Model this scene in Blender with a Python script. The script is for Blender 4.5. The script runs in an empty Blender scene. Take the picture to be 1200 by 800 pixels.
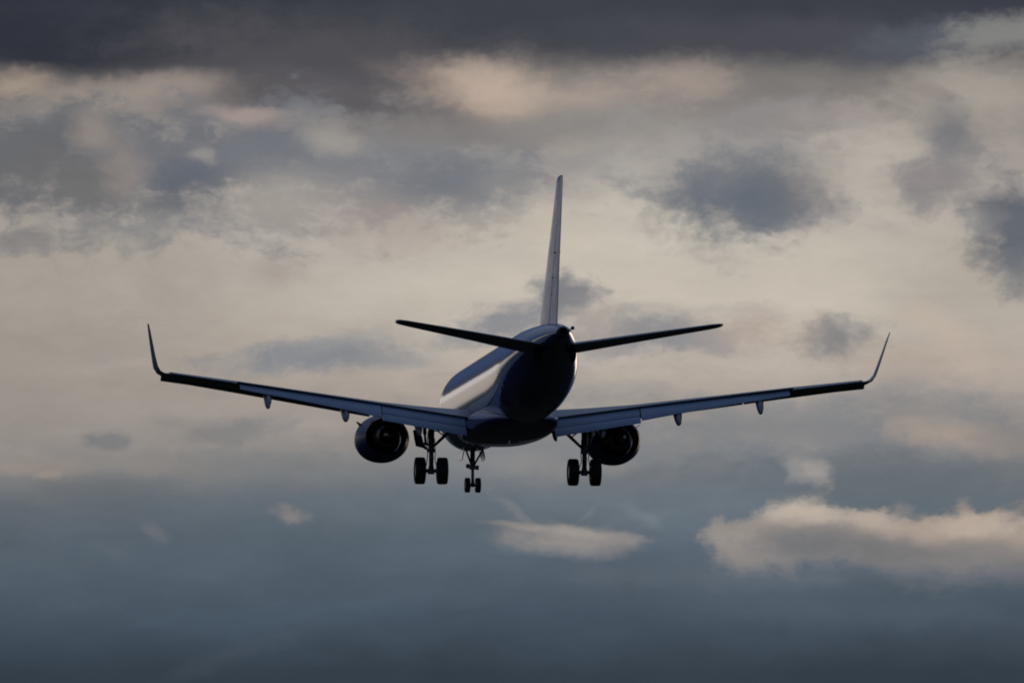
import bpy, bmesh, math, random
from math import radians, sin, cos, pi, sqrt, atan2, degrees
from mathutils import Vector, Matrix

sc = bpy.context.scene
COL = sc.collection

# ------------------------------------------------------------------ camera
CAM_ELEV = 6.6            # long telephoto lens looking up at the approach path
FOCAL_PX = 10894.0        # focal length in pixels of a 1200 px wide picture
cam_d = bpy.data.cameras.new('camera')
cam_d.sensor_width = 36.0
cam_d.lens = 36.0 * FOCAL_PX / 1200.0
cam_d.clip_start = 1.0
cam_d.clip_end = 120000.0
cam = bpy.data.objects.new('camera', cam_d)
cam.location = (0, 0, 1.7)
cam.rotation_euler = (radians(90 + CAM_ELEV), 0, 0)
COL.objects.link(cam)
sc.camera = cam

sc.view_settings.view_transform = 'Standard'
sc.view_settings.look = 'None'
sc.view_settings.gamma = 1
sc.view_settings.exposure = 0
sc.view_settings.use_curve_mapping = False
sc.cycles.filter_width = 1.9
sc.cycles.max_bounces = 6

SUN_AZ, SUN_EL = 14.0, 5.0     # low evening sun ahead, behind the cloud

# ------------------------------------------------------------------ sky (world)
world = bpy.data.worlds.new('World')
sc.world = world
world.use_nodes = True
wt = world.node_tree
for n in list(wt.nodes):
    wt.nodes.remove(n)
WN, WL = wt.nodes.new, wt.links.new


def lin(c):
    return tuple((((v / 255) / 12.92) if v / 255 <= 0.04045 else (((v / 255) + 0.055) / 1.055) ** 2.4) for v in c)


def wmath(op, a, b=None, c=None, clamp=False):
    n = WN('ShaderNodeMath')
    n.operation = op
    n.use_clamp = clamp
    for i, v in enumerate((a, b, c)):
        if v is None:
            continue
        if isinstance(v, (int, float)):
            n.inputs[i].default_value = v
        else:
            WL(v, n.inputs[i])
    return n.outputs[0]


def wvec(op, a, b=None, scale=None):
    n = WN('ShaderNodeVectorMath')
    n.operation = op
    for i, v in enumerate((a, b)):
        if v is None:
            continue
        if isinstance(v, tuple):
            n.inputs[i].default_value = v
        else:
            WL(v, n.inputs[i])
    if scale is not None:
        if isinstance(scale, (int, float)):
            n.inputs['Scale'].default_value = scale
        else:
            WL(scale, n.inputs['Scale'])
    return n.outputs['Value'] if op in ('LENGTH', 'DOT_PRODUCT') else n.outputs['Vector']


def wrange(v, a, b, c=0.0, d=1.0, smooth=True):
    n = WN('ShaderNodeMapRange')
    n.interpolation_type = 'SMOOTHSTEP' if smooth else 'LINEAR'
    n.clamp = True
    WL(v, n.inputs['Value'])
    for k, x in (('From Min', a), ('From Max', b), ('To Min', c), ('To Max', d)):
        if isinstance(x, (int, float)):
            n.inputs[k].default_value = x
        else:
            WL(x, n.inputs[k])
    return n.outputs['Result']


def wmix(fac, a, b):
    n = WN('ShaderNodeMix')
    n.data_type = 'RGBA'
    for s, v in ((n.inputs['Factor'], fac), (n.inputs['A'], a), (n.inputs['B'], b)):
        if isinstance(v, (int, float)):
            s.default_value = v
        elif isinstance(v, tuple):
            s.default_value = (*v, 1)
        else:
            WL(v, s)
    return n.outputs['Result']


def wnoise(vec, scale, detail, rough=0.5, off=(0, 0, 0), stretch=(1, 1, 1), color=False):
    m = WN('ShaderNodeMapping')
    m.inputs['Location'].default_value = off
    m.inputs['Scale'].default_value = stretch
    WL(vec, m.inputs['Vector'])
    n = WN('ShaderNodeTexNoise')
    n.noise_dimensions = '3D'
    n.inputs['Scale'].default_value = scale
    n.inputs['Detail'].default_value = detail
    n.inputs['Roughness'].default_value = rough
    WL(m.outputs[0], n.inputs['Vector'])
    return n.outputs['Color'] if color else n.outputs['Fac']


tc = WN('ShaderNodeTexCoord')
dirv = wvec('NORMALIZE', tc.outputs['Generated'])
sep = WN('ShaderNodeSeparateXYZ')
WL(dirv, sep.inputs[0])
az = wmath('MULTIPLY', wmath('ARCTAN2', sep.outputs[0], sep.outputs[1]), 180 / pi)     # azimuth, degrees, 0 = north, right positive
el = wmath('MULTIPLY', wmath('ARCSINE', sep.outputs[2]), 180 / pi)                     # elevation, degrees
comb = WN('ShaderNodeCombineXYZ')
WL(az, comb.inputs[0])
WL(el, comb.inputs[1])
sky_p = comb.outputs[0]                                                               # (azimuth, elevation) in degrees

# slow and fine warps make every cloud edge ragged
SKY_PX = 190.14           # one degree of sky in 1200 px picture pixels


def el_of(y):
    return CAM_ELEV + (400 - y) / SKY_PX


def az_of(x):
    return (x - 600) / (SKY_PX * 0.9934)


w1 = wvec('SUBTRACT', wnoise(sky_p, 1.6, 2.0, 0.5, (3.1, 7.7, 0.4), (0.7, 1.15, 1), True), (0.5, 0.5, 0.5))
w2 = wvec('SUBTRACT', wnoise(sky_p, 6.0, 5.0, 0.58, (1.3, 4.1, 9.2), (0.75, 1.1, 1), True), (0.5, 0.5, 0.5))
warp = wvec('ADD', wvec('SCALE', w1, scale=0.20), wvec('SCALE', w2, scale=0.17))
flat = wvec('MULTIPLY', warp, (1.0, 0.55, 0.0))
pw = wvec('ADD', sky_p, flat)
edge = wmath('ADD', wmath('SUBTRACT', wnoise(pw, 3.6, 4.0, 0.6, (0, 2.2, 5.5), (0.75, 1.2, 1)), 0.5),
             wmath('MULTIPLY', wmath('SUBTRACT', wnoise(pw, 13.0, 4.0, 0.6, (5, 0.2, 1.5), (0.7, 1.1, 1)), 0.5), 0.55))          # edge raggedness
grain = wmath('SUBTRACT', wnoise(pw, 2.6, 8.0, 0.62, (8, 1.2, 2.5), (0.55, 1.5, 1)), 0.5)        # mottling inside the cloud
sep2 = WN('ShaderNodeSeparateXYZ')
WL(pw, sep2.inputs[0])
elw = sep2.outputs[1]

# the layers of the overcast, by elevation
LAYERS = [  # (y in the picture, colour)
    (812, (44, 56, 66)), (770, (54, 66, 78)), (730, (66, 80, 93)), (680, (81, 94, 107)), (630, (90, 103, 114)), (590, (98, 110, 118)),
    (556, (111, 117, 122)), (530, (136, 133, 131)), (490, (160, 151, 144)), (430, (180, 168, 156)),
    (360, (191, 182, 169)), (290, (188, 179, 167)), (220, (172, 164, 155)), (160, (154, 147, 141)), (110, (128, 122, 118)),
    (78, (88, 86, 88)), (45, (62, 65, 72)), (0, (47, 52, 61)), (-40, (50, 60, 80)), (-160, (54, 70, 102)),
]
ramp = WN('ShaderNodeValToRGB')
cr = ramp.color_ramp
stops = [(-0.0, (40, 49, 58)), (3.2, (42, 51, 60))] + [(el_of(y), c) for y, c in LAYERS] + \
        [(12.5, (62, 78, 108)), (18, (92, 104, 124)), (35, (108, 120, 142)), (60, (100, 112, 134)), (90, (92, 104, 126))]
cr.elements[0].position = 0.0
cr.elements[0].color = (*lin(stops[0][1]), 1)
cr.elements[1].position = 1.0
cr.elements[1].color = (*lin(stops[-1][1]), 1)
for e_, c in stops[1:-1]:
    k = cr.elements.new(e_ / 90.0)
    k.color = (*lin(c), 1)
WL(wmath('DIVIDE', elw, 90.0), ramp.inputs[0])
sky_c = ramp.outputs[0]

# broken scud drifting in the bright layer: grey shreds and paler breaks between them
shred = wrange(wnoise(pw, 1.9, 7.0, 0.62, (2.7, 0.3, 6.1), (0.55, 1.35, 1)), 0.47, 0.66)
pale = wrange(wnoise(pw, 2.3, 7.0, 0.60, (9.7, 5.3, 1.1), (0.55, 1.3, 1)), 0.50, 0.68)


def band(y0, y1, y2, y3):
    return wmath('MULTIPLY', wrange(elw, el_of(y3), el_of(y2)), wrange(elw, el_of(y0), el_of(y1)))


b_hi, b_lo = band(60, 130, 215, 300), band(400, 470, 520, 580)
sky_c = wmix(wmath('MULTIPLY', wmath('MULTIPLY', shred, b_hi), 0.62), sky_c, lin((128, 128, 132)))
sky_c = wmix(wmath('MULTIPLY', wmath('MULTIPLY', pale, b_hi), 0.35), sky_c, lin((182, 168, 157)))
sky_c = wmix(wmath('MULTIPLY', wmath('MULTIPLY', shred, b_lo), 0.5), sky_c, lin((124, 128, 132)))
sky_c = wmix(wmath('MULTIPLY', wmath('MULTIPLY', pale, b_lo), 0.35), sky_c, lin((176, 162, 151)))

# single clouds and gaps: centre x, centre y, half width, half height (picture pixels of this bearing), tilt, softness, raggedness, cover, colour
CLOUDS = [
    # unseen bright sky added left of the view, for the fuselage to reflect
    (-1500, 225, 1000, 130, 0, .25, .2, .95, (216, 208, 202)),
    (-1700, 640, 1100, 340, 0, .35, .2, .9, (184, 173, 162)),
    # broad shading of the bright layer
    (-60, 400, 430, 190, 0, .9, .3, .75, (152, 144, 136)),
    (720, 310, 330, 110, 0, .95, .5, .8, (201, 192, 178)),
    (765, 255, 75, 75, 0, .7, .6, .8, (203, 195, 181)),
    (1035, 190, 75, 60, 0, .7, .6, .75, (190, 182, 170)),
    (900, 325, 330, 60, 0, .9, .5, .7, (196, 187, 173)),
    (1160, 330, 130, 90, 0, .9, .4, .7, (172, 163, 152)),
    (360, 270, 110, 60, 0, .8, .6, .55, (183, 176, 166)),
    # the dark deck on top
    (120, 32, 420, 68, 0, .5, .3, .95, (45, 49, 59)),
    (700, 18, 620, 52, 0, .6, .3, .85, (60, 64, 72)),
    (420, 88, 260, 66, 6, .55, .4, .92, (80, 79, 84)),
    (420, 128, 170, 36, 7, .6, .4, .85, (93, 91, 94)),
    (930, 50, 260, 30, 2, .7, .4, .8, (74, 75, 83)),
    (870, 92, 150, 22, 0, .9, .4, .65, (128, 124, 120)),
    (1090, 52, 90, 26, -8, .7, .5, .8, (86, 91, 100)),
    (1175, 42, 70, 24, -8, .7, .7, .75, (140, 139, 135)),
    # warm window under the deck
    (615, 112, 135, 38, 4, .8, .35, .7, (160, 149, 140)),
    (570, 110, 72, 32, 14, .85, .4, .85, (190, 171, 154)),
    (475, 88, 50, 12, 20, .9, .4, .4, (130, 117, 113)),
    (690, 112, 60, 18, 0, .9, .6, .5, (180, 164, 152)),
    (1150, 110, 110, 34, 0, .9, .4, .7, (178, 170, 158)),
    # left: broken grey cloud under the deck
    (20, 104, 45, 22, 0, .8, .6, .85, (164, 149, 134)),
    (105, 122, 65, 26, 0, .8, .7, .8, (162, 150, 137)),
    (200, 104, 70, 17, -3, .8, .5, .8, (158, 146, 136)),
    (225, 128, 50, 14, 0, .9, .5, .5, (140, 128, 124)),
    (200, 198, 290, 72, 0, .65, 1.0, .88, (122, 122, 125)),
    (500, 205, 170, 50, 0, .75, .9, .8, (130, 131, 134)),
    (25, 182, 135, 60, 0, .65, .7, .92, (100, 102, 106)),
    (95, 215, 95, 36, 10, .7, .9, .75, (110, 109, 109)),
    (235, 185, 84, 46, 0, .7, .9, .95, (108, 110, 116)),
    (325, 178, 80, 46, 0, .7, .7, .92, (114, 117, 124)),
    (215, 212, 46, 22, 0, .8, .9, .85, (97, 103, 112)),
    (110, 160, 22, 22, 0, .9, .9, .6, (160, 147, 136)),
    (145, 200, 26, 34, -20, .9, 1.0, .65, (148, 137, 131)),
    (288, 138, 38, 11, 8, .8, .8, .8, (168, 152, 143)),
    (388, 164, 40, 18, 15, .85, .5, .7, (166, 160, 150)),
    (240, 178, 14, 10, 30, .9, 1.0, .6, (158, 153, 147)),
    (25, 285, 42, 14, 0, .8, 1.0, .65, (124, 123, 123)),
    (155, 272, 60, 18, 0, .8, 1.1, .6, (140, 139, 137)),
    (330, 232, 60, 34, 0, .9, .8, .6, (172, 164, 153)),
    # centre
    (530, 152, 170, 18, 2, .9, .5, .75, (134, 129, 127)),
    (690, 142, 90, 20, -3, .9, .6, .75, (138, 136, 132)),
    (520, 214, 110, 30, 3, .7, .8, .95, (116, 119, 125)),
    (470, 226, 48, 14, 0, .8, .9, .6, (112, 118, 125)),
    (610, 222, 50, 22, 0, .8, .9, .6, (140, 138, 136)),
    (455, 262, 85, 40, 10, .9, .8, .6, (166, 154, 147)),
    (322, 322, 30, 14, 0, .9, .8, .6, (164, 153, 146)),
    (630, 265, 70, 20, 0, .9, .6, .5, (190, 180, 166)),
    # right: dark scud in the bright layer
    (800, 215, 110, 60, 25, .8, 1.1, .65, (150, 147, 144)),
    (882, 228, 100, 44, 3, .65, .6, .97, (107, 112, 119)),
    (845, 208, 50, 28, 0, .7, .9, .7, (118, 121, 127)),
    (955, 232, 46, 30, 0, .8, .9, .7, (136, 131, 131)),
    (885, 238, 62, 28, 0, .9, .6, .75, (98, 106, 116)),
    (760, 268, 34, 12, 0, .9, 1.2, .5, (158, 154, 150)),
    (895, 133, 62, 17, -12, .7, .9, .8, (142, 138, 136)),
    (985, 136, 70, 13, 0, .8, .9, .65, (156, 147, 143)),
    (800, 95, 60, 24, 0, .9, .6, .5, (182, 165, 152)),
    (1112, 172, 36, 50, -10, .75, .7, .9, (118, 118, 122)),
    (1112, 214, 66, 36, 0, .85, .9, .8, (138, 132, 131)),
    (1082, 238, 22, 20, 0, .8, 1.0, .7, (134, 131, 131)),
    (1092, 108, 38, 9, 20, .8, .9, .6, (140, 131, 127)),
    (1196, 276, 72, 50, 20, .7, .7, .95, (92, 98, 108)),
    (1140, 262, 28, 14, 0, .9, 1.0, .6, (140, 138, 138)),
    (1196, 325, 26, 26, 0, .8, .9, .7, (116, 119, 124)),
    # behind the aircraft
    (600, 374, 90, 24, -14, .65, .9, .95, (138, 138, 142)),
    (664, 346, 46, 20, 0, .65, .9, .95, (126, 126, 130)),
    (770, 391, 135, 26, 0, .7, .9, .92, (139, 138, 140)),
    (700, 380, 30, 28, 0, .9, .8, .6, (172, 160, 152)),
    (815, 398, 50, 14, 0, .8, .9, .7, (136, 137, 140)),
    (800, 362, 90, 8, 0, .9, .6, .5, (168, 164, 156)),
    (370, 416, 96, 16, -2, .65, .9, .95, (131, 134, 139)),
    (400, 400, 52, 10, -12, .8, .9, .6, (154, 153, 151)),
    (440, 424, 70, 12, 0, .8, .9, .7, (136, 139, 143)),
    (480, 400, 60, 26, 0, .9, .6, .4, (164, 158, 152)),
    (980, 396, 48, 22, 0, .7, .9, .92, (131, 129, 130)),
    (880, 388, 62, 24, 0, .9, .7, .6, (186, 169, 155)),
    (1115, 398, 46, 22, 35, .8, .9, .65, (192, 175, 160)),
    (1090, 430, 100, 28, 0, .9, .6, .6, (180, 166, 153)),
    (125, 517, 30, 12, 0, .6, .8, .8, (118, 120, 121)),
    (275, 504, 66, 13, -4, .7, .9, .8, (128, 127, 127)),
    (205, 494, 40, 8, 0, .8, .9, .5, (142, 137, 133)),
    (130, 423, 18, 6, 0, .9, .7, .35, (150, 146, 142)),
    # the blue grey bank below
    (60, 640, 420, 80, 0, .8, .4, .6, (78, 91, 102)),
    (1020, 505, 240, 44, 0, .8, .8, .8, (126, 129, 133)),
    (900, 510, 70, 30, 0, .8, .9, .6, (138, 137, 137)),
    (700, 540, 200, 40, 0, .9, .7, .75, (124, 129, 134)),
    (640, 548, 60, 16, 0, .9, 1.0, .6, (146, 142, 139)),
    (720, 548, 40, 10, 0, .9, 1.0, .5, (150, 143, 138)),
    (1010, 562, 280, 36, 0, .85, .6, .85, (98, 108, 115)),
    (1120, 512, 78, 18, 8, .75, .9, .85, (166, 152, 141)),
    (1175, 520, 40, 22, 0, .8, .9, .5, (130, 128, 127)),
    (1085, 486, 40, 12, 0, .9, .9, .6, (156, 148, 141)),
    (10, 548, 90, 9, 0, .8, .7, .75, (152, 141, 132)),
    (52, 557, 18, 5, 0, .8, .7, .7, (162, 148, 136)),
    (160, 545, 130, 12, -3, .9, .7, .5, (140, 134, 129)),
    (330, 545, 110, 16, 3, .9, .8, .55, (118, 122, 124)),
    (560, 590, 260, 26, 0, .95, .5, .45, (108, 118, 126)),
    # puffs lit by the low sun
    (945, 549, 26, 14, 25, .75, .9, .85, (158, 152, 147)),
    (925, 545, 8, 18, 15, .8, .9, .6, (142, 141, 140)),
    (347, 604, 24, 10, 8, .8, .8, .9, (136, 131, 131)),
    (184, 626, 17, 9, 38, .8, .9, .6, (114, 116, 120)),
    (598, 596, 28, 6, 38, .8, .9, .6, (128, 131, 134)),
    (745, 600, 22, 7, 30, .9, 1.0, .45, (120, 126, 131)),
    (685, 600, 14, 4, -50, .9, .8, .4, (122, 127, 132)),
    (612, 619, 48, 4.5, 3, .7, .4, .75, (142, 137, 134)),
    (658, 633, 72, 17, 4, .75, .5, .92, (150, 144, 140)),
    (712, 630, 40, 7, 5, .8, .4, .8, (144, 138, 135)),
    (665, 623, 45, 6, 3, .9, .4, .7, (170, 162, 153)),
    (660, 645, 60, 7, 0, .9, .7, .4, (130, 130, 131)),
    # the long cumulus low on the right: grey body, sunlit upper billows, dark soft base
    (890, 640, 54, 30, 0, .55, .8, .9, (146, 139, 133)),
    (950, 628, 72, 36, 0, .55, .8, .92, (146, 139, 133)),
    (1020, 636, 76, 34, 0, .55, .8, .92, (146, 138, 132)),
    (1090, 640, 84, 36, 0, .55, .8, .92, (146, 138, 132)),
    (1165, 634, 76, 40, 0, .55, .8, .92, (146, 137, 131)),
    (1126, 600, 13, 22, 8, .7, .9, .85, (156, 145, 137)),
    (1056, 598, 12, 9, 30, .8, .9, .5, (132, 129, 129)),
    (880, 630, 36, 15, 0, .85, .8, .85, (172, 160, 148)),
    (908, 616, 30, 12, -10, .85, .8, .8, (174, 161, 149)),
    (950, 603, 52, 12, 0, .8, .8, .92, (188, 175, 160)),
    (1008, 611, 50, 14, 10, .8, .8, .88, (180, 167, 154)),
    (1050, 628, 42, 13, 0, .85, .8, .75, (168, 154, 143)),
    (1098, 620, 46, 16, -10, .85, .8, .8, (174, 159, 146)),
    (1152, 614, 50, 17, 8, .8, .9, .9, (184, 169, 154)),
    (1195, 634, 34, 18, 0, .85, .8, .7, (170, 155, 142)),
    (938, 637, 80, 23, 4, .85, .5, .92, (105, 107, 110)),
    (1045, 648, 105, 19, 3, .85, .5, .85, (111, 112, 114)),
    (1150, 655, 90, 18, 0, .9, .6, .6, (124, 121, 121)),
    (1000, 676, 300, 15, 0, .95, .6, .7, (94, 103, 112)),
    (1000, 672, 32, 12, 0, .8, .8, .7, (84, 96, 107)),
    # slow streaks in the bank
    (260, 772, 90, 10, -22, .9, .5, .3, (72, 82, 91)),
    (960, 715, 240, 16, 3, .95, .5, .35, (88, 100, 110)),
    (1080, 690, 160, 14, 0, .9, .6, .5, (72, 86, 97)),
]
for (cx, cy, rx, ry, tilt, soft, rag, cov, colr) in CLOUDS:
    m = WN('ShaderNodeMapping')
    m.vector_type = 'TEXTURE'
    m.inputs['Location'].default_value = (az_of(cx), el_of(cy), 0)
    m.inputs['Rotation'].default_value = (0, 0, -radians(tilt))
    m.inputs['Scale'].default_value = (rx / SKY_PX, ry / SKY_PX, 1)
    # a vanishing share of the colour so far keeps the clouds compiled one after another (the shader stack is small)
    seq = WN('ShaderNodeVectorMath')
    seq.operation = 'MULTIPLY_ADD'
    WL(sky_c, seq.inputs[0])
    seq.inputs[1].default_value = (1e-6, 1e-6, 1e-6)
    WL(pw, seq.inputs[2])
    WL(seq.outputs[0], m.inputs['Vector'])
    r = wvec('LENGTH', m.outputs[0])
    r = wmath('MULTIPLY_ADD', edge, rag * 2.4, r)
    a = wrange(r, 1.0 + soft * 0.75, max(0.02, 1.0 - soft), 0.0, cov)
    sky_c = wmix(a, sky_c, lin(colr))

# mottling, and the slow fall of brightness away from the bright west
sky_c = wvec('MULTIPLY', sky_c, (0.985, 0.990, 1.010))
mott = wmath('MULTIPLY_ADD', grain, 0.34, 1.0)
sky_c = wvec('SCALE', sky_c, scale=mott)
# uneven haze and faint streaks in the low bank
low = wrange(elw, el_of(520), el_of(620))
streak = wmath('SUBTRACT', wnoise(pw, 1.5, 6.0, 0.6, (6.3, 2.9, 4.4), (0.45, 1.5, 1)), 0.5)
sky_c = wvec('SCALE', sky_c, scale=wmath('MULTIPLY_ADD', wmath('MULTIPLY', streak, low), 0.55, 1.0))
big = wmath('SUBTRACT', wnoise(dirv, 2.2, 5.0, 0.55, (4, 1, 2), (1, 1, 1.8)), 0.5)
high = wrange(el, 11, 26)
sky_c = wvec('SCALE', sky_c, scale=wmath('ADD', 1.0, wmath('MULTIPLY', wmath('MULTIPLY', big, 1.5), high)))
back = wrange(wmath('ABSOLUTE', az), 60, 165)
sky_c = wmix(back, sky_c, wvec('MULTIPLY', sky_c, (0.50, 0.58, 0.72)))

nishita = WN('ShaderNodeTexSky')
nishita.sky_type = 'NISHITA'
nishita.sun_disc = False
nishita.sun_elevation = radians(SUN_EL)
nishita.sun_rotation = radians(SUN_AZ)
BG = 0.1
cover = 0.998                                   # overcast: only a breath of the clear sky comes through
clouds = wvec('SCALE', sky_c, scale=1.0 / BG)
final = wmix(cover, nishita.outputs[0], clouds)
bg = WN('ShaderNodeBackground')
bg.inputs['Strength'].default_value = BG
WL(final, bg.inputs['Color'])
wo = WN('ShaderNodeOutputWorld')
WL(bg.outputs[0], wo.inputs['Surface'])
world.cycles.sampling_method = 'MANUAL'
world.cycles.sample_map_resolution = 1024

# ------------------------------------------------------------------ sun
sun_d = bpy.data.lights.new('sun', 'SUN')
sun_d.energy = 0.05
sun_d.angle = radians(12)
sun_d.color = (1.0, 0.80, 0.62)
sun = bpy.data.objects.new('sun', sun_d)
sv = Vector((sin(radians(SUN_AZ)) * cos(radians(SUN_EL)), cos(radians(SUN_AZ)) * cos(radians(SUN_EL)), sin(radians(SUN_EL))))
sun.rotation_euler = (-sv).to_track_quat('-Z', 'Y').to_euler()
sun.location = sv * 1000
COL.objects.link(sun)


# ------------------------------------------------------------------ materials
def mat(name, colr, rough=0.4, metal=0.0, coat=0.0, var=0.0, vscale=3.0, bump=0.0, bscale=1.2, coat_rough=0.06, stretch=(1, 1, 1), rvar=0.0):
    m = bpy.data.materials.new(name)
    m.use_nodes = True
    t = m.node_tree
    b = t.nodes['Principled BSDF']
    b.inputs['Base Color'].default_value = (*colr, 1)
    b.inputs['Roughness'].default_value = rough
    b.inputs['Metallic'].default_value = metal
    b.inputs['Coat Weight'].default_value = coat
    b.inputs['Coat Roughness'].default_value = coat_rough
    co = t.nodes.new('ShaderNodeTexCoord')
    mp = t.nodes.new('ShaderNodeMapping')
    mp.inputs['Scale'].default_value = stretch
    t.links.new(co.outputs['Object'], mp.inputs['Vector'])
    if var or rvar:
        n = t.nodes.new('ShaderNodeTexNoise')
        n.inputs['Scale'].default_value = vscale
        n.inputs['Detail'].default_value = 6
        n.inputs['Roughness'].default_value = 0.62
        t.links.new(mp.outputs[0], n.inputs['Vector'])
    if var:
        mx = t.nodes.new('ShaderNodeMix')
        mx.data_type = 'RGBA'
        mx.inputs['A'].default_value = (*[c * (1 - var) for c in colr], 1)
        mx.inputs['B'].default_value = (*[min(1, c * (1 + var)) for c in colr], 1)
        mr = t.nodes.new('ShaderNodeMapRange')
        mr.inputs['From Min'].default_value = 0.3
        mr.inputs['From Max'].default_value = 0.7
        t.links.new(n.outputs['Fac'], mr.inputs['Value'])
        t.links.new(mr.outputs[0], mx.inputs['Factor'])
        t.links.new(mx.outputs['Result'], b.inputs['Base Color'])
    if rvar:
        r2 = t.nodes.new('ShaderNodeMapRange')
        r2.inputs['From Min'].default_value = 0.3
        r2.inputs['From Max'].default_value = 0.7
        r2.inputs['To Min'].default_value = max(0.02, rough - rvar)
        r2.inputs['To Max'].default_value = min(1, rough + rvar)
        t.links.new(n.outputs['Fac'], r2.inputs['Value'])
        t.links.new(r2.outputs[0], b.inputs['Roughness'])
    if bump:
        n2 = t.nodes.new('ShaderNodeTexNoise')
        n2.inputs['Scale'].default_value = bscale
        n2.inputs['Detail'].default_value = 2
        t.links.new(co.outputs['Object'], n2.inputs['Vector'])
        bp = t.nodes.new('ShaderNodeBump')
        bp.inputs['Strength'].default_value = 1.0
        bp.inputs['Distance'].default_value = bump
        t.links.new(n2.outputs['Fac'], bp.inputs['Height'])
        t.links.new(bp.outputs[0], b.inputs['Normal'])
        t.links.new(bp.outputs[0], b.inputs['Coat Normal'])
    return m


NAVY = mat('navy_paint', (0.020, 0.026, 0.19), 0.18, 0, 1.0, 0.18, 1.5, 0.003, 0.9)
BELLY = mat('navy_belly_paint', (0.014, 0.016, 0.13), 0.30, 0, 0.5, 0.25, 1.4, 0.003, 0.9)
NAVY.node_tree.nodes['Principled BSDF'].inputs['Coat IOR'].default_value = 1.75
COWL = mat('navy_cowl_paint', (0.022, 0.020, 0.16), 0.42, 0, 0.15, 0.2, 2.0, 0.003, 1.5, coat_rough=0.25)
WHITE = mat('white_fin_paint', (0.58, 0.61, 0.78), 0.35, 0, 0.25, 0.07, 2.2, rvar=0.1)
WING = mat('wing_grey_paint', (0.30, 0.33, 0.39), 0.38, 0, 0.0, 0.18, 1.1, stretch=(1.0, 0.35, 1), rvar=0.1)
FLAPM = mat('flap_grey_paint', (0.28, 0.36, 0.49), 0.42, 0, 0.0, 0.16, 1.6, stretch=(0.4, 1.6, 1.6), rvar=0.1)
FAIRM = mat('fairing_paint', (0.32, 0.32, 0.37), 0.35, 0, 0.2, 0.12, 2.0)
METAL = mat('bare_metal', (0.42, 0.41, 0.40), 0.28, 1.0, 0, 0.15, 5)
HOT = mat('hot_section_metal', (0.30, 0.28, 0.27), 0.36, 1.0, 0, 0.3, 6)
GEARM = mat('gear_paint', (0.16, 0.16, 0.17), 0.5, 0, 0, 0.3, 9)
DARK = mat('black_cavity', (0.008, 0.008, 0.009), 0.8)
RUBBER = mat('tyre_rubber', (0.018, 0.018, 0.019), 0.75, 0, 0, 0.3, 12)
GLASS = mat('window_glass', (0.010, 0.012, 0.016), 0.08, 0, 0.8, 0, coat_rough=0.06)
LAMP = mat('lamp_glass', (0.35, 0.36, 0.38), 0.1, 0, 0, 0)

# ------------------------------------------------------------------ ground
gm = bpy.data.materials.new('grass_field')
gm.use_nodes = True
t = gm.node_tree
b = t.nodes['Principled BSDF']
b.inputs['Roughness'].default_value = 0.95
b.inputs['Specular IOR Level'].default_value = 0.0
co = t.nodes.new('ShaderNodeTexCoord')
n = t.nodes.new('ShaderNodeTexNoise')
n.inputs['Scale'].default_value = 0.02
n.inputs['Detail'].default_value = 10
t.links.new(co.outputs['Object'], n.inputs['Vector'])
rp = t.nodes.new('ShaderNodeValToRGB')
rp.color_ramp.elements[0].position = 0.35
rp.color_ramp.elements[0].color = (0.016, 0.018, 0.011, 1)
rp.color_ramp.elements[1].position = 0.7
rp.color_ramp.elements[1].color = (0.036, 0.038, 0.026, 1)
t.links.new(n.outputs['Fac'], rp.inputs[0])
t.links.new(rp.outputs[0], b.inputs['Base Color'])
bm = bmesh.new()
NG, RG = 96, [0, 60, 300, 1500, 8000, 40000]
rings = [[bm.verts.new((r * cos(2 * pi * i / NG), r * sin(2 * pi * i / NG), 0)) for i in range(NG)] for r in RG[1:]]
c0 = bm.verts.new((0, 0, 0))
for i in range(NG):
    bm.faces.new((c0, rings[0][i], rings[0][(i + 1) % NG]))
for a_, b_ in zip(rings, rings[1:]):
    for i in range(NG):
        bm.faces.new((a_[i], b_[i], b_[(i + 1) % NG], a_[(i + 1) % NG]))
me = bpy.data.meshes.new('ground')
bm.to_mesh(me)
bm.free()
me.materials.append(gm)
ground = bpy.data.objects.new('ground', me)
ground['kind'] = 'structure'
COL.objects.link(ground)

# ------------------------------------------------------------------ mesh helpers
# aircraft frame: x to starboard, y to the nose, z up; (0,0,0) on the fuselage axis above the main wheels
WHEEL_BOTTOM = -3.68
BASE = Vector((0, 0, -WHEEL_BOTTOM))          # the Empty sits level with the tyres


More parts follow.
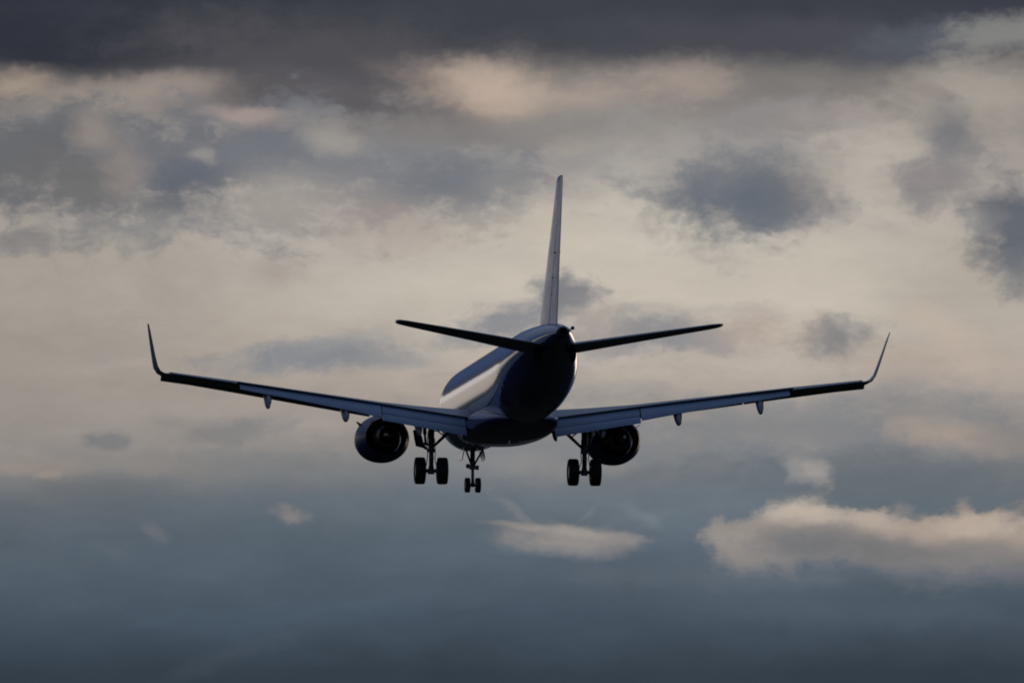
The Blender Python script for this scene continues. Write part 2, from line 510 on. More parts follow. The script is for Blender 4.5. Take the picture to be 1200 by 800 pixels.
class MB:
    """collects shapes into one mesh"""
    def __init__(self):
        self.bm = bmesh.new()

    def loft(self, rings, cap0=True, cap1=True, closed=True):
        vs = [[self.bm.verts.new(p) for p in r] for r in rings]
        k = len(vs[0])
        for a, b in zip(vs, vs[1:]):
            for i in range(k if closed else k - 1):
                j = (i + 1) % k
                self.bm.faces.new((a[i], a[j], b[j], b[i]))
        if cap0:
            self.bm.faces.new(list(reversed(vs[0])))
        if cap1:
            self.bm.faces.new(vs[-1])
        return self

    def tube(self, pts, rad, seg=14, caps=True):
        pts = [Vector(p) for p in pts]
        rad = rad if isinstance(rad, (list, tuple)) else [rad] * len(pts)
        rings = []
        for i, p in enumerate(pts):
            d = (pts[min(i + 1, len(pts) - 1)] - pts[max(i - 1, 0)]).normalized()
            ref = Vector((0, 0, 1)) if abs(d.z) < 0.9 else Vector((1, 0, 0))
            u = d.cross(ref).normalized()
            v = d.cross(u)
            rings.append([p + (u * cos(2 * pi * q / seg) + v * sin(2 * pi * q / seg)) * rad[i] for q in range(seg)])
        return self.loft(rings, caps, caps)

    def lathe(self, prof, origin, axis, seg=48, caps=(False, False), scale=(1, 1), flat=0.0):
        """prof: (along the axis, radius)"""
        o = Vector(origin)
        d = Vector(axis).normalized()
        ref = Vector((0, 0, 1)) if abs(d.z) < 0.9 else Vector((1, 0, 0))
        u = d.cross(ref).normalized()
        v = Vector((0, 0, 1)) if abs(d.z) < 0.01 else u.cross(d)
        rings = []
        for a, r in prof:
            ring = []
            for q in range(seg):
                th = 2 * pi * q / seg
                c, s = cos(th) * scale[0], sin(th) * scale[1]
                if flat and s < 0:
                    s = s * (1 - flat * abs(s) ** 2)
                ring.append(o + d * a + (u * c + v * s) * r)
            rings.append(ring)
        return self.loft(rings, *caps)

    def box(self, c, size, bev=0.0, rot=None):
        r = bmesh.ops.create_cube(self.bm, size=1.0)
        vs = r['verts']
        for v in vs:
            v.co = Vector((v.co.x * size[0], v.co.y * size[1], v.co.z * size[2]))
        if bev:
            es = {e for v in vs for e in v.link_edges}
            res = bmesh.ops.bevel(self.bm, geom=list(es), offset=bev, segments=2, affect='EDGES', profile=0.6)
            vs = list({v for f in res['faces'] for v in f.verts} | {v for v in vs if v.is_valid})
        M = Matrix.Translation(Vector(c)) @ (rot.to_4x4() if rot else Matrix.Identity(4))
        for v in vs:
            v.co = M @ v.co
        return self

    def build(self, name, material, parent, angle=38, mirror=1, label=None):
        bmesh.ops.recalc_face_normals(self.bm, faces=self.bm.faces)
        for v in self.bm.verts:
            v.co.x *= mirror
            v.co += BASE
        if mirror < 0:
            bmesh.ops.reverse_faces(self.bm, faces=self.bm.faces)
        me = bpy.data.meshes.new(name)
        self.bm.to_mesh(me)
        self.bm.free()
        for p in me.polygons:
            p.use_smooth = True
        me.set_sharp_from_angle(angle=radians(angle))
        me.materials.append(material)
        o = bpy.data.objects.new(name, me)
        COL.objects.link(o)
        o.parent = parent
        if label:
            o['label'] = label
        return o


def hermite(tab, y):
    """smooth, overshoot-free interpolation in a table of (y, values...) with y falling or rising"""
    tab = sorted(tab)
    if y <= tab[0][0]:
        return tab[0][1:]
    if y >= tab[-1][0]:
        return tab[-1][1:]
    for i in range(len(tab) - 1):
        if tab[i][0] <= y <= tab[i + 1][0]:
            break
    h = tab[i + 1][0] - tab[i][0]
    s = (y - tab[i][0]) / h
    out = []
    for k in range(1, len(tab[0])):
        def slope(j):
            if j <= 0 or j >= len(tab) - 1:
                j0, j1 = (0, 1) if j <= 0 else (len(tab) - 2, len(tab) - 1)
                return (tab[j1][k] - tab[j0][k]) / (tab[j1][0] - tab[j0][0])
            a = (tab[j][k] - tab[j - 1][k]) / (tab[j][0] - tab[j - 1][0])
            b = (tab[j + 1][k] - tab[j][k]) / (tab[j + 1][0] - tab[j][0])
            return 0.0 if a * b <= 0 else 2 * a * b / (a + b)
        p0, p1, m0, m1 = tab[i][k], tab[i + 1][k], slope(i) * h, slope(i + 1) * h
        out.append((2 * s ** 3 - 3 * s * s + 1) * p0 + (s ** 3 - 2 * s * s + s) * m0 + (-2 * s ** 3 + 3 * s * s) * p1 + (s ** 3 - s * s) * m1)
    return out


def foil(t, n=18, cut=1.0, camber=0.0, start=0.0, te=0.002):
    """closed airfoil loop as (chord fraction, height / chord): upper side from the cut forward, round the nose, lower side back"""
    def yt(x):
        return 5 * t * (0.2969 * sqrt(x) - 0.1260 * x - 0.3516 * x * x + 0.2843 * x ** 3 - 0.1015 * x ** 4) + te / 2

    def yc(x):
        return camber * 4 * x * (1 - x) * (0.6 + 0.8 * x)
    xs = [start + (cut - start) * (1 - cos(pi * i / n)) / 2 for i in range(n + 1)]
    up = [(x, yc(x) + yt(max(x, 0))) for x in reversed(xs)]
    lo = [(x, yc(x) - yt(max(x, 0))) for x in (xs[1:] if start == 0.0 else xs)]
    return up + lo


def place(loop, le, chord, twist=0.0, cant=0.0, pivot=0.0):
    """section in the y-z plane: the nose at le, chord running aft (-y); twist nose-up; cant leans the section plane's normal"""
    out = []
    for x, h in loop:
        a, z = (x - pivot) * chord, h * chord
        a, z = a * cos(twist) + z * sin(twist), -a * sin(twist) + z * cos(twist)
        out.append(Vector((le[0] - z * sin(cant), le[1] - (a + pivot * chord), le[2] + z * cos(cant))))
    return out


# ------------------------------------------------------------------ the airliner
jet = bpy.data.objects.new('passenger_jet', None)
jet.empty_display_size = 2
COL.objects.link(jet)
jet['label'] = 'navy twin-engine airliner with white tail fin, wheels down, landing under a cloudy dusk sky'
jet['category'] = 'airplane'
YAW, PITCH, ROLL = 6.0, 2.8, 0.0
ORIGIN = Vector((-0.14870571, 357.830692, 41.2062516))
Rj = Matrix.Rotation(radians(YAW), 3, 'Z') @ Matrix.Rotation(radians(PITCH), 3, 'X') @ Matrix.Rotation(radians(ROLL), 3, 'Y')
jet.rotation_mode = 'XYZ'
jet.rotation_euler = Rj.to_euler('XYZ')
jet.location = ORIGIN - Rj @ BASE

# fuselage: y, half width, top, bottom
FUS = [(17.25, 0.03, -0.60, -0.66), (17.05, 0.36, -0.26, -0.98), (16.6, 0.68, 0.08, -1.22), (15.8, 1.02, 0.62, -1.43), (14.8, 1.27, 1.22, -1.57),
       (13.4, 1.43, 1.56, -1.65), (11.6, 1.505, 1.675, -1.675), (4, 1.505, 1.675, -1.675), (-6.0, 1.505, 1.675, -1.675), (-8.2, 1.50, 1.675, -1.62),
       (-10.0, 1.48, 1.67, -1.44), (-12.0, 1.37, 1.645, -1.02), (-14.0, 1.14, 1.59, -0.47), (-16.0, 0.83, 1.50, 0.07), (-17.6, 0.56, 1.37, 0.45),
       (-18.7, 0.36, 1.23, 0.68), (-19.25, 0.25, 1.13, 0.79)]


def fus_ring(y, seg=96, grow=0.0):
    w, zt, zb = hermite(FUS, y)
    zc = (zt + zb) / 2
    h = (zt - zb) / 2
    return [Vector(((w + grow) * cos(2 * pi * i / seg), y, zc + (h + grow) * sin(2 * pi * i / seg))) for i in range(seg)]


ys = [17.25, 17.2, 17.12, 17.0, 16.8, 16.5] + [16.2 - 0.3 * i for i in range(15)] + [11.6 - 0.8 * i for i in range(1, 22)]
y = ys[-1]
while y > -19.0:
    y -= 0.3
    ys.append(max(y, -19.25))
ys = sorted(set(round(v, 3) for v in ys), reverse=True)
if ys[-1] > -19.25:
    ys.append(-19.25)
fus = MB().loft([fus_ring(v) for v in ys]).build('fuselage', NAVY, jet, 60)


def fus_x(y, z):
    w, zt, zb = hermite(FUS, y)
    zc, h = (zt + zb) / 2, (zt - zb) / 2
    return w * sqrt(max(0, 1 - ((z - zc) / h) ** 2))


# cabin windows: dark rounded panes let into the skin
def pane_mesh(y, z, w, h, proud=0.0012):
    m = MB()
    rows, K = [], 11
    for k in range(K):
        v = -cos(pi * (k + 0.35) / (K - 0.3))
        hw = w / 2 * (1 - abs(v) ** 3.2) ** (1 / 3.2)
        rows.append((hw, z + h / 2 * v))
    outer = [(y + a, b_) for a, b_ in rows] + [(y - a, b_) for a, b_ in reversed(rows)]
    top = [m.bm.verts.new((fus_x(a, b_) + proud, a, b_)) for a, b_ in outer]
    low = [m.bm.verts.new((fus_x(a, b_) - 0.03, a, b_)) for a, b_ in outer]
    n_ = len(outer)
    for k in range(n_):
        m.bm.faces.new((top[k], top[(k + 1) % n_], low[(k + 1) % n_], low[k]))
    for k in range(K - 1):
        m.bm.faces.new((top[k], top[k + 1], top[n_ - 2 - k], top[n_ - 1 - k]))
    m.bm.faces.new(low)
    return m


yw = 11.4
while yw > -9.2:
    for sgn in (1, -1):
        pane_mesh(yw, 0.20, 0.27, 0.37).build('window', GLASS, fus, 30, sgn)
    yw -= 0.80
for sgn in (1, -1):
    for yd, h in ((13.0, 1.75), (-10.4, 1.5)):
        m = pane_mesh(yd, 0.05, 0.85, h, 0.003)
        m.build('door', NAVY, fus, 30, sgn)

# tail end: exhaust of the auxiliary power unit
ex = MB()
ex.lathe([(0.0, 0.22), (0.28, 0.17), (0.28, 0.13), (0.05, 0.12)], (0, -19.2, 0.96), (0, -1, 0), 32, (False, True))
ex.build('exhaust_pipe', DARK, fus)

# belly fairing under the wing root: y, half width, top, bottom
FAIR = [(7.2, 0.5, -1.45, -1.66), (6.4, 1.05, -1.2, -1.78), (5.0, 1.45, -0.95, -1.92), (3.0, 1.66, -0.75, -2.03), (0.0, 1.72, -0.7, -2.08), (-2.0, 1.68, -0.72, -2.07),
        (-3.6, 1.56, -0.85, -2.0), (-5.0, 1.4, -1.0, -1.9), (-6.4, 1.0, -1.2, -1.72), (-7.2, 0.4, -1.4, -1.62)]
rings = []
for i in range(49):
    y = 7.2 - 14.4 * i / 48
    w, zt, zb = hermite(FAIR, y)
    zc, h = (zt + zb) / 2, (zt - zb) / 2
    ring = []
    for q in range(64):
        c, s = cos(2 * pi * q / 64), sin(2 * pi * q / 64)
        e = 0.88
        ring.append(Vector((w * abs(c) ** e * (1 if c > 0 else -1), y, zc + h * abs(s) ** e * (1 if s > 0 else -1))))
    rings.append(ring)
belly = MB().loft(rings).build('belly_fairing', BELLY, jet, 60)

# ---- wing
LE = [(0.0, 5.1), (1.5, 4.2), (5.0, 2.30), (13.4, -2.25)]
TE = [(0.0, -1.55), (1.5, -1.58), (5.0, -1.75), (13.4, -3.85)]
ZQ = [(0.0, -1.42), (1.5, -1.34), (5.1, -0.76), (10.6, -0.05), (13.4, 0.27)]       # chord line at the rear spar
TC = [(0.0, 0.155), (1.5, 0.15), (5.0, 0.115), (13.4, 0.10)]
TW = [(0.0, 5.0), (1.5, 4.5), (5.0, 0.9), (13.4, -1.2)]
SPAR = 0.76


def piece(tab, x):
    for (a, va), (b_, vb) in zip(tab, tab[1:]):
        if x <= b_:
            return va + (vb - va) * (x - a) / (b_ - a)
    return tab[-1][1]


def wing_at(x):
    le, te = piece(LE, x), piece(TE, x)
    c = le - te
    tw = radians(piece(TW, x))
    zle = piece(ZQ, x) + SPAR * c * sin(tw)
    return Vector((x, le, zle)), c, piece(TC, x), tw


def wing_point(x, frac, side=0):
    """a point on the wing: side +1 upper skin, -1 lower skin, 0 chord line"""
    le, c, t, tw = wing_at(x)
    lp = foil(t, 40, 1.0, 0.016)
    h = 0.0
    if side:
        cand = lp[:41] if side > 0 else lp[40:]
        h = min(cand, key=lambda q: abs(q[0] - frac))[1]
    return place([(frac, h)], le, c, tw)[0]


def wing_side(s):
    xs = [0.0, 1.5, 2.5, 3.5, 5.0, 6.5, 8, 9.3, 10.65, 12, 13.35]
    rings = []
    for x in xs:
        le, c, t, tw = wing_at(x)
        lp = foil(t, 20, SPAR + 0.05, 0.016)
        lp = [q for k, q in enumerate(lp) if k <= 21 or q[0] < SPAR - 0.08] if x < 10.66 else foil(t, 20, SPAR, 0.016)
        while len(lp) < 41:                              # keep the rings alike: split the last lower panel
            a, b2 = lp[-2], lp[-1]
            lp.insert(len(lp) - 1, ((a[0] + b2[0]) / 2, (a[1] + b2[1]) / 2))
        rings.append(place(lp, le, c, tw))
    w = MB().loft(rings).build('wing', WING, jet, 45, s)
    # aileron
    rings = []
    for x in (10.75, 11.6, 12.5, 13.25):
        le, c, t, tw = wing_at(x)
        hinge = wing_point(x, SPAR + 0.012)
        loop = [(q - (SPAR + 0.012), h) for q, h in foil(t, 14, 1.0, 0.016, start=SPAR + 0.012, te=0.008)]
        rings.append(place(loop, hinge, c, tw - radians(-2.0)))
    MB().loft(rings).build('aileron', WING, w, 45, s)
    # flaps, lowered for landing: (span stations, chord)
    for st in ([(1.72, 1.22), (3.3, 1.10), (5.0, 0.98)], [(5.04, 0.94), (6.5, 0.74), (8.5, 0.54), (10.62, 0.38)]):
        fore, aft = [], []
        for x, c in st:
            p = wing_point(x, SPAR, 1) + Vector((0, 0.02, -0.11))
            d = radians(31)
            if st[0][0] > 5:                             # outboard: one single-slotted panel
                fore.append(place(foil(0.15, 16, 1.0, 0.03, te=0.02), p, c, radians(33)))
                continue
            fore.append(place(foil(0.16, 14, 1.0, 0.03, te=0.02), p, c * 0.62, d))
            q = p + Vector((0, -cos(d), -sin(d))) * c * 0.585 + Vector((0, 0, -0.035))
            aft.append(place(foil(0.13, 12, 1.0, 0.03, te=0.015), q, c * 0.45, radians(39)))
        MB().loft(fore).build('flap', FLAPM, w, 45, s)
        if aft:
            MB().loft(aft).build('aft_flap', FLAPM, w, 45, s)
    # slats, run out ahead of the leading edge
    for a, b_ in ((2.1, 3.75), (5.15, 9.2), (9.24, 13.62)):
        rings = []
        for i in range(5):
            x = a + (b_ - a) * i / 4
            le, c, t, tw = wing_at(x)
            ch = 0.12 * c + 0.22
            nose = Vector((x, le.y + ch * 0.72, le.z - 0.13 - 0.02 * c))
            rings.append(place(foil(0.20, 12, 1.0, 0.10, te=0.01), nose, ch, radians(-24)))
        MB().loft(rings).build('slat', WING, w, 45, s)
    # winglet: blends up from the tip
    le, c, t, tw = wing_at(13.36)
    rings = []
    path = [(13.36, le.z, le.y, 1.60, 4), (13.58, le.z + 0.025, le.y - 0.06, 1.50, 14), (13.76, le.z + 0.12, le.y - 0.18, 1.38, 40), (13.88, le.z + 0.30, le.y - 0.36, 1.24, 66),
            (13.97, le.z + 0.62, le.y - 0.68, 1.06, 76), (14.10, le.z + 1.15, le.y - 1.22, 0.82, 78), (14.21, le.z + 1.62, le.y - 1.70, 0.60, 78), (14.27, le.z + 1.86, le.y - 2.02, 0.36, 78)]
    for x, z, yy, ch, cant in path:
        ring = place(foil(0.085, 16, 1.0, 0.0, te=0.006), Vector((x, yy, z)), ch, 0.0, radians(cant))
        toe = 0.055 * min(1.0, max(0.0, (z - le.z) / 0.3))          # noses turned a little outboard
        for v in ring:
            v.x += toe * (v.y - (yy - ch * 0.5))
        rings.append(ring)
    MB().loft(rings).build('winglet', WING, w, 45, s)
    # canoe fairings over the flap tracks, their tails lowered with the flaps
    for x, drop, ln, hw in ((9.52, -1.04, 1.5, 0.155), (6.45, -1.46, 1.9, 0.17), (3.55, -1.95, 2.1, 0.15), (1.78, -2.02, 1.7, 0.10)):
        p = wing_point(x, SPAR, -1)
        y0, y1 = p.y + ln * 0.45, p.y - ln * 0.42
        rings = []
        for i in range(15):
            f = i / 14
            yy = y0 + (y1 - y0) * f
            rr = max(0.012, sin(pi * min(1, f * 0.93 + 0.02)) ** 0.55)
            top = p.z + 0.02 - max(0, f - 0.5) * 0.75
            zc_ = top - (top - drop) * 0.5 * min(1.0, f * 1.25) * 1.0
            hh = max(0.012, (top - drop) * 0.5 * min(1.0, f * 1.25)) * (0.35 + 0.65 * rr)
            if f > 0.9:
                zc_, hh = zc_ - (f - 0.9) * 0.8, hh * (1.0 - (f - 0.9) * 4)
            rings.append([Vector((x + hw * rr * cos(2 * pi * q / 20), yy, zc_ + hh * sin(2 * pi * q / 20))) for q in range(20)])
        MB().loft(rings).build('flap_track_fairing', FAIRM, w, 50, s)
    # static wicks on the trailing edge
    for x in (11.2, 12.0, 12.8):
        p = wing_point(x, 0.995)
        MB().tube([p + Vector((0, 0.05, 0)), p + Vector((0.02, -0.16, -0.01))], 0.006, 6).build('static_wick', DARK, w, 40, s)
    return w


wings = [wing_side(s) for s in (-1, 1)]


# ---- tail surfaces
def stab_side(s):
    st = [(0.2, -13.95, 3.35, 0.50), (0.6, -14.2, 3.20, 0.56), (3.2, -15.75, 2.30, 0.95), (5.6, -17.15, 1.48, 1.30), (5.92, -17.42, 1.22, 1.345), (6.04, -17.75, 0.80, 1.36)]
    tw = radians(-2.2)
    w = MB().loft([place(foil(0.105, 16, 0.70), Vector((x, yy, z)), c, tw) for x, yy, c, z in st]).build('horizontal_stabilizer', WING, jet, 45, s)
    rings = []
    for x, yy, c, z in st[1:5]:
        h = place([(0.712, 0)], Vector((x, yy, z)), c, tw)[0]
        loop = [(q - 0.712, hh) for q, hh in foil(0.105, 12, 1.0, start=0.712, te=0.008)]
        rings.append(place(loop, h, c, tw + radians(2.5)))
    MB().loft(rings).build('elevator', WING, w, 45, s)
    # dark seal below the root where the tailplane pivots
    MB().lathe([(-0.32, 0.02), (-0.22, 0.07), (0.0, 0.10), (0.2, 0.07), (0.3, 0.02)], (0.66, -16.55, 0.33), (0, 0.25, 1), 16, (True, True), (1.0, 1.5)).build('stabilizer_seal', DARK, w, 40, s)
    return w


for s in (-1, 1):
    stab_side(s)


def fin_ring(z, le, c, t, a=0.0, cut=1.0, off=0.0):
    return [Vector((h * c, le - q * c, z)) for q, h in foil(t, 18, cut, start=a, te=0.006)]


FIN = [(1.15, -12.0, 5.2, 0.085), (1.7, -12.55, 4.72, 0.088), (3.2, -14.0, 3.75, 0.088), (5.0, -15.75, 2.65, 0.088), (6.55, -17.22, 1.72, 0.088), (6.74, -17.42, 1.52, 0.08), (6.80, -17.55, 1.38, 0.05)]
fin = MB().loft([fin_ring(z, le, c, t_, 0, 0.70) for z, le, c, t_ in FIN]).build('tail_fin', WHITE, jet, 45)
MB().loft([fin_ring(z, le, c, t_, 0.725) for z, le, c, t_ in [(1.30, -12.15, 5.08, 0.086)] + FIN[1:6]]).build('rudder', WHITE, fin, 45)
# hinge fairings over the rudder actuators
for z in (2.55, 3.15, 4.05):
    le, c = [piece([(a, v[k]) for a, *v in FIN], z) for k in (0, 1)]
    for sgn in (-1, 1):
        MB().lathe([(0.0, 0.01), (0.10, 0.035), (0.35, 0.042), (0.60, 0.025), (0.72, 0.01)], (sgn * c * 0.024, le - 0.60 * c, z), (0, -1, 0), 12, (True, True)).build('hinge_fairing', FAIRM, fin, 40)

# ---- engines
def engine_side(s):
    ex_, ez = 4.55, -1.74
    o = (ex_, 2.0, ez)           # fan nozzle exit plane
    ax = (0, 1, 0)
    cowl = [(0.10, 0.66), (0.0, 0.70), (0.0, 0.73), (0.35, 0.80), (0.9, 0.885), (1.5, 0.945), (2.1, 0.955), (2.7, 0.915), (3.05, 0.84), (3.2, 0.765), (3.22, 0.71), (3.1, 0.66), (2.7, 0.64), (1.6, 0.66)]
    e = MB().lathe(cowl, o, ax, 64, (False, False), (1.10, 1.0), flat=0.035).build('engine', COWL, jet, 40, s)
    MB().lathe([(3.06, 0.84), (3.2, 0.768), (3.226, 0.71), (3.12, 0.66)], (ex_, 2.003, ez), ax, 64, (False, False), (1.104, 1.004), flat=0.035).build('inlet_lip', METAL, e, 40, s)
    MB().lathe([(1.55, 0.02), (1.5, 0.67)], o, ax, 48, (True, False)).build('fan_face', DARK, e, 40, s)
    MB().lathe([(0.9, 0.48), (0.2, 0.50), (-0.35, 0.44), (-0.75, 0.36), (-0.76, 0.33), (-0.3, 0.34)], o, ax, 48, (False, False)).build('core_cowl', HOT, e, 40, s)
    MB().lathe([(-0.3, 0.24), (-0.7, 0.23), (-1.0, 0.16), (-1.25, 0.07), (-1.32, 0.01)], o, ax, 40, (True, True)).build('exhaust_cone', HOT, e, 40, s)
    MB().lathe([(-0.32, 0.35), (-0.3, 0.02)], o, ax, 40, (False, True)).build('turbine_face', DARK, e, 40, s)
    # strake on the outboard shoulder
    c, sn = cos(radians(35)), sin(radians(35))
    base = Vector((ex_ + 1.02 * c, 3.9, ez + 0.93 * sn))
    out = Vector((c, 0, sn))
    tn = Vector((-sn, 0, c)) * 0.015
    MB().loft([[base + tn + Vector((0, 0.45, 0)), base - tn + Vector((0, 0.45, 0)), base - tn - Vector((0, 0.55, 0)), base + tn - Vector((0, 0.55, 0))],
               [base + out * 0.22 + tn * .4 + Vector((0, -0.1, 0)), base + out * 0.22 - tn * .4 + Vector((0, -0.1, 0)), base + out * 0.22 - tn * .4 - Vector((0, 0.5, 0)), base + out * 0.22 + tn * .4 - Vector((0, 0.5, 0))]]
              ).build('strake', COWL, e, 30, s)
    # pylon: from the cowl up and back under the wing
    rings = []
    for yy, hw, zt, zb in ((4.4, 0.05, -0.78, -0.95), (3.6, 0.15, -0.58, -1.0), (2.6, 0.20, -0.60, -1.1), (1.6, 0.21, -0.72, -1.25), (0.8, 0.18, -0.80, -1.2), (0.0, 0.12, -0.84, -1.05), (-0.5, 0.04, -0.86, -0.95)):
        zc_, hh = (zt + zb) / 2, (zt - zb) / 2
        rings.append([Vector((ex_ + hw * abs(cos(a)) ** .5 * (1 if cos(a) > 0 else -1), yy, zc_ + hh * abs(sin(a)) ** .5 * (1 if sin(a) > 0 else -1))) for a in [2 * pi * i / 20 for i in range(20)]])
    MB().loft(rings).build('pylon', WING, e, 50, s)
    return e


for s in (-1, 1):
    engine_side(s)


# ---- landing gear
def tyre_profile(R, W, hub):
    w = W / 2
    return [(-w * .80, hub), (-w * .93, hub + (R - hub) * .25), (-w, hub + (R - hub) * .55), (-w * .93, R * .93), (-w * .74, R * .985), (-w * .5, R), (-w * .30, R), (-w * .27, R - .012), (-w * .21, R - .012), (-w * .18, R),
            (w * .18, R), (w * .21, R - .012), (w * .27, R - .012), (w * .30, R), (w * .5, R), (w * .74, R * .985), (w * .93, R * .93), (w, hub + (R - hub) * .55), (w * .93, hub + (R - hub) * .25), (w * .80, hub)]


def wheel(x, yy, z, R, W, parent, s):
    hub = R * 0.52
    ty = MB().lathe(tyre_profile(R, W, hub), (x, yy, z), (1, 0, 0), 48).build('tyre', RUBBER, parent, 35, s)
    w = W / 2
    MB().lathe([(-w * .80, hub), (-w * .55, hub * .9), (-w * .5, hub * .45), (-w * .78, hub * .35), (-w * .8, 0.02), (w * .8, 0.02), (w * .78, hub * .35), (w * .5, hub * .45), (w * .55, hub * .9), (w * .80, hub)],
               (x, yy, z), (1, 0, 0), 32, (True, True)).build('rim', METAL, parent, 30, s)
    return ty


def main_gear(s):
    x, az_ = 2.98, WHEEL_BOTTOM + 0.525
    m = MB()
    m.tube([(x, 0.0, -1.0), (x, 0.0, -1.35), (x, 0.0, -2.35)], [0.13, 0.125, 0.115], 20)            # outer cylinder
    m.tube([(x, 0.0, -2.30), (x, 0.0, -2.44)], 0.145, 20)                                            # gland nut
    m.tube([(x, 0.0, -2.40), (x, 0.0, az_)], 0.085, 20)                                              # chromed piston
    m.tube([(x - 0.40, 0.0, az_), (x + 0.40, 0.0, az_)], 0.075, 18)                                  # axle
    m.tube([(x, 0, az_ + 0.18), (x, 0, az_ - 0.13)], [0.10, 0.13], 18)
    m.tube([(x - 0.2, 0, az_), (x - 0.28, 0, az_)], 0.2, 20)                                         # brake stacks
    m.tube([(x + 0.2, 0, az_), (x + 0.28, 0, az_)], 0.2, 20)
    m.tube([(x, -0.12, -2.75), (x, -0.19, -2.8), (x + 0.06, -0.17, -3.05)], 0.03, 10)
    g = m.build('main_landing_gear', GEARM, jet, 40, s)
    wheel(x - 0.435, 0, az_, 0.525, 0.41, g, s)
    wheel(x + 0.435, 0, az_, 0.525, 0.41, g, s)
    # torque links behind the strut
    t_ = MB()
    for dx in (-0.05, 0.05):
        t_.tube([(x + dx, -0.1, -2.40), (x + dx * .6, -0.40, -2.68)], [0.035, 0.028], 10)
        t_.tube([(x + dx * .6, -0.40, -2.68), (x + dx, -0.08, az_ + 0.12)], [0.028, 0.035], 10)
    t_.tube([(x - .06, -0.40, -2.68), (x + .06, -0.40, -2.68)], 0.035, 10)
    t_.build('torque_link', GEARM, g, 40, s)
    # folding side brace up to the belly, with its lock link
    b = MB()
    b.tube([(x - 0.08, 0.05, -2.22), (x - 0.5, 0.1, -1.82), (x - 1.15, 0.15, -1.22)], [0.05, 0.065, 0.06], 12)
    b.tube([(x - 0.5, 0.1, -1.80), (x - 0.12, 0.1, -1.50)], 0.028, 10)
    b.tube([(x - 0.1, 0.0, -1.62), (x - 0.75, 0.05, -1.56)], 0.022, 8)
    b.build('side_brace', GEARM, g, 40, s)
    # retraction actuator beside the leg
    a = MB()
    a.tube([(x + 0.26, 0.12, -1.1), (x + 0.24, 0.12, -1.75)], 0.075, 14)
    a.tube([(x + 0.24, 0.12, -1.7), (x + 0.21, 0.1, -2.12)], 0.05, 12)
    a.tube([(x + 0.32, 0.1, -2.10), (x, 0.02, -2.16)], 0.05, 12)
    a.build('retraction_actuator', GEARM, g, 40, s)
    # hydraulic hoses
    h = MB()
    h.tube([(x + 0.13, -0.05, -1.6), (x + 0.17, -0.1, -2.2), (x + 0.15, -0.13, -2.6), (x + 0.2, -0.1, -2.95), (x + 0.25, -0.05, az_ + 0.1)], 0.018, 8)
    h.tube([(x - 0.12, -0.07, -1.9), (x - 0.15, -0.12, -2.45), (x - 0.13, -0.16, -2.75), (x - 0.22, -0.08, az_ + 0.12)], 0.016, 8)
    h.build('brake_hose', RUBBER, g, 40, s)
    # strut door standing off the outboard side
    d = MB()
    poly = [(0.70, -1.58), (0.50, -1.55), (0.34, -1.80), (0.26, -2.12), (0.08, -2.30), (0.12, -2.36), (0.30, -2.26), (0.58, -2.20), (0.64, -1.95)]
    d.loft([[Vector((x + a, 0.30 - 0.25 * a, z)) for a, z in poly], [Vector((x + a, 0.36 - 0.25 * a, z)) for a, z in poly]])
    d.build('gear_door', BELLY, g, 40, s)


for s in (-1, 1):
    main_gear(s)

nx, ny, nz = 0.035, 13.9, -3.28 + 0.30
m = MB()
m.tube([(nx, ny + 0.12, -1.45), (nx, ny + 0.05, -2.25)], [0.10, 0.095], 18)
m.tube([(nx, ny + 0.06, -2.18), (nx, ny + 0.05, -2.34)], 0.135, 18)
m.tube([(nx, ny + 0.05, -2.3), (nx, ny, nz)], 0.062, 16)
m.tube([(nx - 0.2, ny, nz), (nx + 0.2, ny, nz)], 0.05, 14)
m.tube([(nx, ny, nz + 0.1), (nx, ny, nz - 0.07)], 0.075, 14)
ng = m.build('nose_landing_gear', GEARM, jet, 40)
for dx in (-0.213, 0.213):
    wheel(nx + dx, ny, nz, 0.30, 0.215, ng, 1)
b = MB()
for dx in (-1, 1):
    b.tube([(nx + dx * 0.34, ny - 0.55, -1.58), (nx + dx * 0.05, ny - 0.02, -2.18)], 0.04, 10)
b.tube([(nx, ny - 0.1, -2.28), (nx, ny - 0.28, -2.55), (nx, ny - 0.05, nz + 0.1)], 0.032, 10)
b.build('drag_brace', GEARM, ng)
l_ = MB()
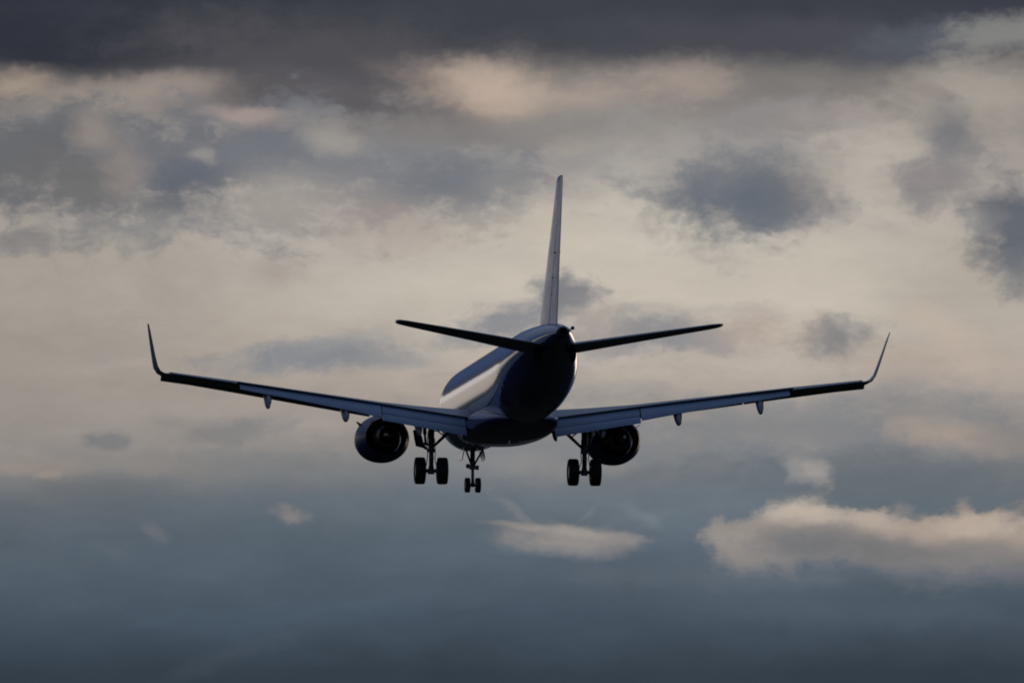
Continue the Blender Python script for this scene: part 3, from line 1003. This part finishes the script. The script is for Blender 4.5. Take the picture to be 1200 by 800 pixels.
for dx in (-0.17, 0.2):
    l_.lathe([(-0.06, 0.03), (-0.05, 0.08), (0.05, 0.10), (0.055, 0.02)], (nx + dx, ny + 0.16, -2.2 - (0.06 if dx > 0 else 0)), (0, 1, 0), 18, (True, True))
l_.tube([(nx - 0.17, ny + 0.1, -2.22), (nx + 0.2, ny + 0.1, -2.26)], 0.03, 8)
l_.build('landing_light', LAMP, ng)
for dx in (-1, 1):
    d = MB()
    d.loft([[Vector((dx * 0.36, ny + 0.75, -1.60)), Vector((dx * 0.40, ny + 0.75, -1.60)), Vector((dx * 0.40, ny - 0.75, -1.60)), Vector((dx * 0.36, ny - 0.75, -1.60))],
            [Vector((dx * 0.42, ny + 0.70, -1.84)), Vector((dx * 0.46, ny + 0.70, -1.84)), Vector((dx * 0.46, ny - 0.70, -1.84)), Vector((dx * 0.42, ny - 0.70, -1.84))],
            [Vector((dx * 0.44, ny + 0.62, -2.0)), Vector((dx * 0.465, ny + 0.62, -2.0)), Vector((dx * 0.465, ny - 0.62, -2.0)), Vector((dx * 0.44, ny - 0.62, -2.0))]])
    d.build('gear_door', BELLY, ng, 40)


# ---- small fittings
def blade(y, z, h, c, name='antenna', down=False, x=0.0):
    k = -1 if down else 1
    m = MB()
    m.loft([[Vector((x + hh * c * f, y - q * c * f - (1 - f) * c * 0.9, z + k * h * g)) for q, hh in foil(0.12, 8)] for f, g in ((1, -0.15), (0.8, 0.5), (0.55, 1.0))])
    m.build(name, BELLY, jet, 40)


blade(3.5, 1.66, 0.30, 0.45)
blade(-4.5, 1.66, 0.30, 0.45)
blade(-2.8, -2.10, 0.16, 0.3, down=True, x=-0.25)
blade(-3.2, -2.06, 0.14, 0.3, down=True, x=0.12)
m = MB()
m.tube([(0.36, -17.2, 1.10), (0.55, -17.35, 1.23)], [0.03, 0.02], 8)
m.lathe([(-0.09, 0.02), (-0.05, 0.07), (0.04, 0.075), (0.09, 0.03)], (0.57, -17.35, 1.25), (0, 1, 0), 14, (True, True))
m.build('position_light', BELLY, jet, 40)
